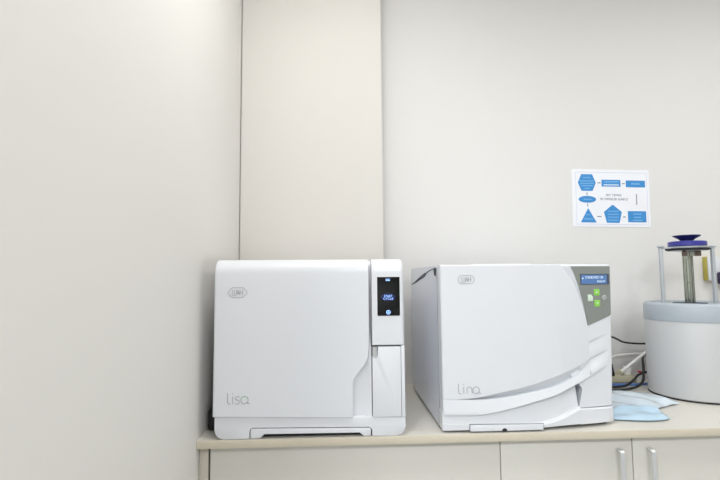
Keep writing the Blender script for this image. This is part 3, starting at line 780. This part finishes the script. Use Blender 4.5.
tag(obj('power_cable', tube([(0.80, 1.70, 0.9042), (0.90, 1.665, 0.9042), (0.985, 1.655, 0.9045), (1.030, 1.660, 0.908), (1.064, 1.668, 0.925), (1.085, 1.672, 0.9415), (1.13, 1.682, 0.952), (1.20, 1.735, 0.958), (1.30, 1.745, 0.930)], 0.0040), M['cableb']),
    'black cable rising toward the red wire, the rear one of two on the worktop', 'cable')
tag(obj('power_cable', tube([(0.76, 1.665, 0.9042), (0.85, 1.640, 0.9042), (0.947, 1.616, 0.9044), (1.000, 1.612, 0.9060), (1.045, 1.618, 0.914), (1.072, 1.630, 0.930), (1.090, 1.652, 0.953), (1.104, 1.672, 0.975), (1.122, 1.700, 0.995), (1.16, 1.735, 1.000), (1.23, 1.750, 0.97)], 0.0042), M['cableb']),
    'thick black cable looping up beside the drum, the front one of two on the worktop', 'cable')
tag(obj('red_wire', tube([(1.092, 1.686, 0.9500), (1.106, 1.690, 0.9470), (1.135, 1.715, 0.9400), (1.20, 1.750, 0.930)], 0.0036), M['red']),
    'short red wire between black cables and the drum', 'wire')
tag(obj('blue_cable', tube([(0.80, 1.735, 0.9042), (0.93, 1.720, 0.9042), (1.012, 1.6930, 0.9042), (1.075, 1.6880, 0.9042), (1.135, 1.6960, 0.9042), (1.25, 1.74, 0.9042)], 0.0040), M['hoseblue']),
    'blue cable lying flat along the worktop behind the pouches', 'cable')

# black adapter in the slot between the left sterilizer and the wall
ab = thing('power_adapter', 'black power adapter and cord in the gap between left wall and left sterilizer', 'power adapter', (-0.324, 1.33, CT))
obj('adapter_body', box(-0.3385, -0.3105, 1.285, 1.395, 0.9005, 0.955, 0.006, 3), M['cableb'], ab)
obj('cord', tube([(-0.324, 1.34, 0.954), (-0.325, 1.345, 0.975), (-0.328, 1.375, 0.990), (-0.322, 1.43, 0.97), (-0.324, 1.50, 0.93), (-0.324, 1.58, 0.906), (-0.324, 1.66, 0.9045)], 0.0045), M['cableb'], ab)

# ------------------------------------------------------------------ crumpled blue film pouches
def pouch(name, outline, hz, seed, material, label, th=0.0012, z0=0.9012, fold=None):
    """thin film sheet: patch between two boundary curves with creases"""
    rnd = random.Random(seed)
    A, B = outline; n, mseg = 26, 14
    t = bmesh.new(); grid = []
    ph = [(rnd.uniform(9, 40), rnd.uniform(9, 40), rnd.uniform(0, 6.3)) for _ in range(5)]
    CA, CB = catmull([(a, b, 0) for a, b in A], 12), catmull([(a, b, 0) for a, b in B], 12)
    for i in range(n + 1):
        pa = CA[int(round(i / n * (len(CA) - 1)))]; pb = CB[int(round(i / n * (len(CB) - 1)))]
        row = []
        for j in range(mseg + 1):
            p = pa.lerp(pb, j / mseg); s = 0
            for fx, fyq, q in ph: s += abs(math.sin(fx * p.x + fyq * p.y + q))
            edge = min(1, 4 * min(i / n, 1 - i / n) + 0.15) * min(1, 4 * min(j / mseg, 1 - j / mseg) + 0.2)
            z = z0 + hz * (s / 5) * edge
            if fold: z += fold * math.exp(-((j / mseg - 0.35) / 0.12) ** 2) * math.sin(PI * i / n)
            row.append((p.x, p.y, z))
        grid.append(row)
    top = [[t.verts.new((x, y, z + th)) for x, y, z in r] for r in grid]
    bot = [[t.verts.new((x, y, max(0.9004, z))) for x, y, z in r] for r in grid]
    for i in range(n):
        for j in range(mseg):
            t.faces.new((top[i][j], top[i + 1][j], top[i + 1][j + 1], top[i][j + 1]))
            t.faces.new((bot[i][j], bot[i][j + 1], bot[i + 1][j + 1], bot[i + 1][j]))
    for i in range(n):
        t.faces.new((top[i][0], bot[i][0], bot[i + 1][0], top[i + 1][0])); t.faces.new((top[i][-1], top[i + 1][-1], bot[i + 1][-1], bot[i][-1]))
    for j in range(mseg):
        t.faces.new((top[0][j], top[0][j + 1], bot[0][j + 1], bot[0][j])); t.faces.new((top[-1][j], bot[-1][j], bot[-1][j + 1], top[-1][j + 1]))
    o = obj(name, t, material, smooth=60)
    return tag(o, label, 'pouch', 'blue film pouches beside the right sterilizer')
pouch('film_pouch', ([(0.772, 1.46), (0.82, 1.56), (0.92, 1.59), (0.99, 1.545), (1.030, 1.485), (1.064, 1.455)], [(0.765, 1.33), (0.85, 1.335), (0.92, 1.365), (0.98, 1.400), (1.02, 1.420), (1.052, 1.432)]), 0.024, 5, M['pouch'],
      'pale translucent blue film pouch with a narrow tail reaching toward the drum', fold=0.006)
pouch('film_pouch', ([(0.759, 1.330), (0.80, 1.385), (0.87, 1.405), (0.925, 1.385), (0.935, 1.350)], [(0.759, 1.295), (0.80, 1.280), (0.85, 1.272), (0.895, 1.276), (0.922, 1.292)]), 0.012, 9, M['pouchb'],
      'brighter sky blue folded film pouch nearest the worktop edge', z0=0.9030, fold=0.012)

# ------------------------------------------------------------------ ceiling lamps (out of the frame, all but the first added as fill)
for i, (lx, ly, p, lc) in enumerate(LAMPS):
    t = thing('ceiling_and_fill_light', ['square ceiling light over the worktop, left one', 'added square ceiling light over the worktop, lighting the drum', 'added square fill light on the ceiling in the middle of the room', 'added cool square fill light on the ceiling left of the wall end'][i], 'ceiling light', (lx, ly, CEIL))
    fr = bmesh.new()
    k = 0.62 if i < 2 else 1.0
    for a, b, c, d in ((-.3, .3, -.3, -.282), (-.3, .3, .282, .3), (-.3, -.282, -.282, .282), (.282, .3, -.282, .282)):
        box(lx + a * k, lx + b * k, ly + c * k, ly + d * k, CEIL - .028, CEIL - .0005, bm=fr)
    obj('frame', fr, M['metalw'], t)
    obj('diffuser', box(lx - .281 * k, lx + .281 * k, ly - .281 * k, ly + .281 * k, CEIL - .014, CEIL - .006), M['lampd'], t)
